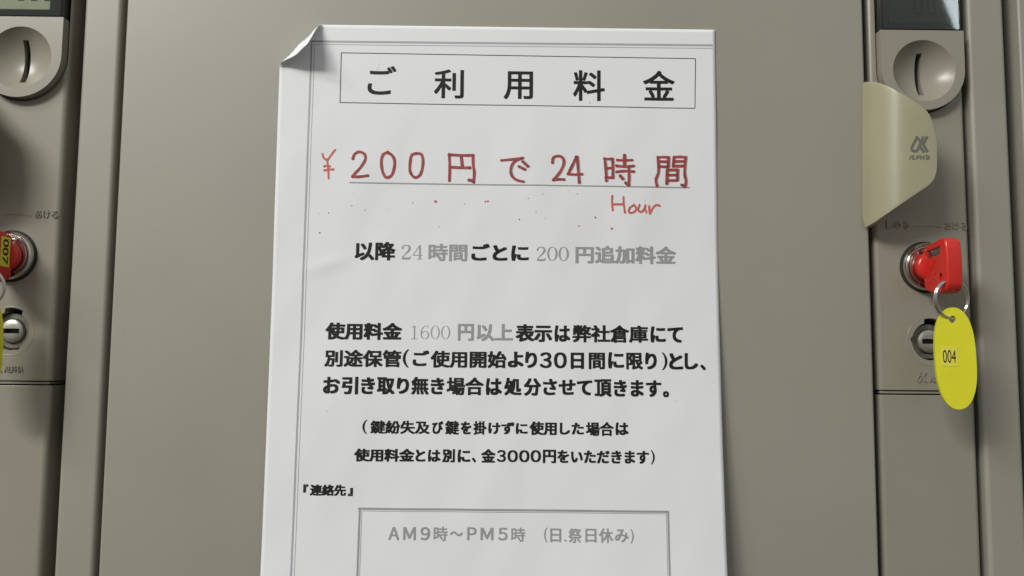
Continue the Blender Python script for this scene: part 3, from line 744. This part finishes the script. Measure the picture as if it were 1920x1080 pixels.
i.line([(678.5, 957.8), (1250.5, 963.4)], .22); i.line([(1249.4, 963.4), (1252.0, 1080)], .22); i.line([(678.4, 957.8), (674.2, 1080)], .22)
i.build('opening_hours_frame', 'grey_ink')
i = Ink(); i.line([(655, 342.3), (1293.5, 352)], .62)
i.build('underline', 'grey_ink')
# hand lettering in red marker
def A1(x, y): return (580+x/5.053, 260+y/5.053)
def A2(x, y): return (920+x/4.571, 260+y/4.571)
i = Ink(.14); g2 = Ink(.06); ends = []; W = 5.1*PXM
def G(*p, **k):
    tf = k.get('tf', A1)
    i.pen(list(p), k.get('w', W), tf=tf)
    if g2:
        for e_ in (p[0], p[-1]): ends.append((tf(*e_), k.get('w', W)))
        sx_ = .9 if tf is A1 else 1.9
        g2.pen([(a+sx_*4.8, b+1.0) for a, b in p], k.get('w', W)*.95, tf=tf)
G((412, 190), (430, 145), (475, 125), (520, 145), (530, 195), (490, 265), (440, 320), (408, 358)); G((408, 360), (480, 360), (552, 350))
G((745, 128), (700, 150), (682, 210), (690, 300), (715, 355), (740, 368), (780, 345), (805, 270), (805, 200), (780, 155), (738, 130))
G((1015, 140), (970, 155), (955, 220), (952, 300), (975, 350), (1010, 368), (1050, 340), (1072, 270), (1075, 190), (1055, 145), (1010, 140))
G((1325, 150), (1330, 280), (1326, 398)); G((1325, 152), (1440, 158), (1552, 158)); G((1550, 158), (1552, 250), (1562, 320), (1556, 412)); G((1556, 400), (1512, 392)); G((1438, 170), (1448, 255)); G((1335, 268), (1430, 275), (1520, 275))
k = dict(tf=A2, w=4.8*PXM)
G((92, 186), (180, 178), (272, 166), **k); G((262, 168), (195, 205), (170, 270), (185, 325), (225, 355), (278, 368), **k); G((272, 195), (318, 238), **k); G((240, 238), (292, 264), **k)
G((528, 205), (535, 165), (575, 148), (615, 165), (625, 215), (590, 290), (535, 352), **k); G((535, 355), (580, 348), (625, 350), **k)
G((733, 155), (700, 225), (662, 302), **k); G((662, 302), (720, 308), (780, 304), **k); G((740, 158), (748, 260), (757, 375), **k)
G((975, 170), (985, 260), (990, 360), **k); G((975, 172), (1010, 175), (1042, 172), **k); G((1042, 175), (1046, 250), (1045, 335), **k); G((992, 255), (1040, 250), **k); G((985, 332), (1045, 335), **k)
G((1085, 183), (1140, 186), (1208, 184), **k); G((1145, 142), (1146, 230), **k); G((1078, 232), (1150, 240), (1222, 234), **k); G((1078, 284), (1150, 278), (1222, 282), **k); G((1182, 250), (1184, 330), (1182, 398), **k); G((1180, 398), (1155, 378), **k); G((1108, 318), (1132, 345), **k)
G((1432, 160), (1437, 280), (1415, 350), (1424, 405), **k); G((1432, 160), (1480, 158), (1522, 160), **k); G((1522, 160), (1520, 238), **k); G((1445, 196), (1515, 198), **k); G((1445, 238), (1515, 242), **k)
G((1570, 158), (1562, 238), **k); G((1570, 158), (1620, 156), (1668, 160), **k); G((1668, 160), (1660, 300), (1672, 360), (1664, 410), **k); G((1664, 410), (1635, 395), **k); G((1575, 195), (1655, 195), **k); G((1565, 236), (1655, 234), **k)
G((1512, 268), (1508, 385), **k); G((1512, 268), (1600, 268), **k); G((1600, 268), (1598, 355), **k); G((1515, 312), (1595, 312), **k); G((1512, 358), (1596, 358), **k)
i.build('hand_lettering', 'marker', 'dark red marker lettering traced over grey print')
g2.build('traced_lettering', 'grey_ink', 'grey printed lettering peeking out beside the red marker'); g2 = None
i = Ink(.20)
for (x, y), w_ in ends:
    u, v = inv(x, y); r = w_*.5*random.uniform(.5, .82)
    i.add([(u+r*random.uniform(.8, 1.1)*math.cos(t*math.pi/5), v+r*random.uniform(.8, 1.1)*math.sin(t*math.pi/5)) for t in range(10)], [tuple(range(10))])
o = i.build('pooled_ink', 'marker_d'); o['kind'] = 'stuff'
i = Ink(.14); W = 3.5*PXM
G((125, 145), (135, 180), (160, 200)); G((245, 105), (210, 150), (175, 200)); G((168, 195), (178, 280), (182, 375)); G((140, 262), (165, 255), (195, 262)); G((142, 300), (185, 292), (228, 290))
i.build('hand_lettering', 'marker_b', 'bright red hand drawn yen sign'); i = Ink(.14)
k = dict(tf=A2, w=3.7*PXM)
G((1042, 490), (1040, 550), (1046, 612), **k); G((1138, 500), (1140, 560), (1150, 632), **k); G((1048, 562), (1140, 562), **k)
G((1225, 570), (1195, 590), (1182, 622), (1200, 636), (1232, 625), (1248, 595), (1228, 568), **k)
G((1275, 568), (1265, 610), (1285, 628), (1310, 610), (1325, 575), **k); G((1325, 572), (1322, 605), (1335, 630), **k)
G((1358, 580), (1358, 615), (1365, 642), **k); G((1365, 640), (1385, 600), (1410, 572), (1428, 568), (1448, 575), **k)
i.build('hand_lettering', 'marker_b', 'the word Hour handwritten in bright red'); i = Ink(.14)
def dot(x, y, r, tf=lambda a, b: (a, b)):
    x, y = tf(x, y); u, v = inv(x, y)
    i.add([(u+r*random.uniform(.75, 1.15)*math.cos(t*math.pi/4), v+r*random.uniform(.75, 1.15)*math.sin(t*math.pi/4)) for t in range(8)], [tuple(range(8))])
for x, y, r in ((1195, 596, .72), (1668, 596, .45), (1690, 592, .55), (98, 890, .42)): dot(x, y, r, A1)
for x, y, r in ((245, 692, .42), (897, 674, .5), (1038, 771, .58), (757, 747, .36)): dot(x, y, r, A2)
o = i.build('ink_dots', 'marker_b'); o['kind'] = 'stuff'
i = Ink()
for x, y, r in ((420, 518, .2), (403, 636, .34), (527, 679, .25), (978, 606, .32), (1472, 618, .28), (92, 712, .22), (182, 703, .36), (1230, 835, .25), (735, 668, .15)): dot(x, y, r, A1)
for x, y, r in ((322, 510, .34), (447, 474, .28), (388, 624, .3), (463, 680, .2), (675, 456, .22), (743, 472, .3), (1320, 526, .25), (1232, 432, .2)): dot(x, y, r, A2)
for x, y, r in ((1106, 193, .28), (613, 771, .2), (1268, 752, .2), (580, 1030, .16)): dot(x, y, r)
for P in ([(703, 140), (706, 131), (710, 122), (713, 118)], [(709, 139), (710, 130), (711.5, 121)]):
    for a, b in zip(P, P[1:]):
        for q in (0, .5): dot(a[0]+(b[0]-a[0])*q, a[1]+(b[1]-a[1])*q, .16)
o = i.build('pencil_specks', 'grey_ink'); o['kind'] = 'stuff'
print('faces', sum(len(o.data.polygons) for o in bpy.data.objects if o.type == 'MESH'))
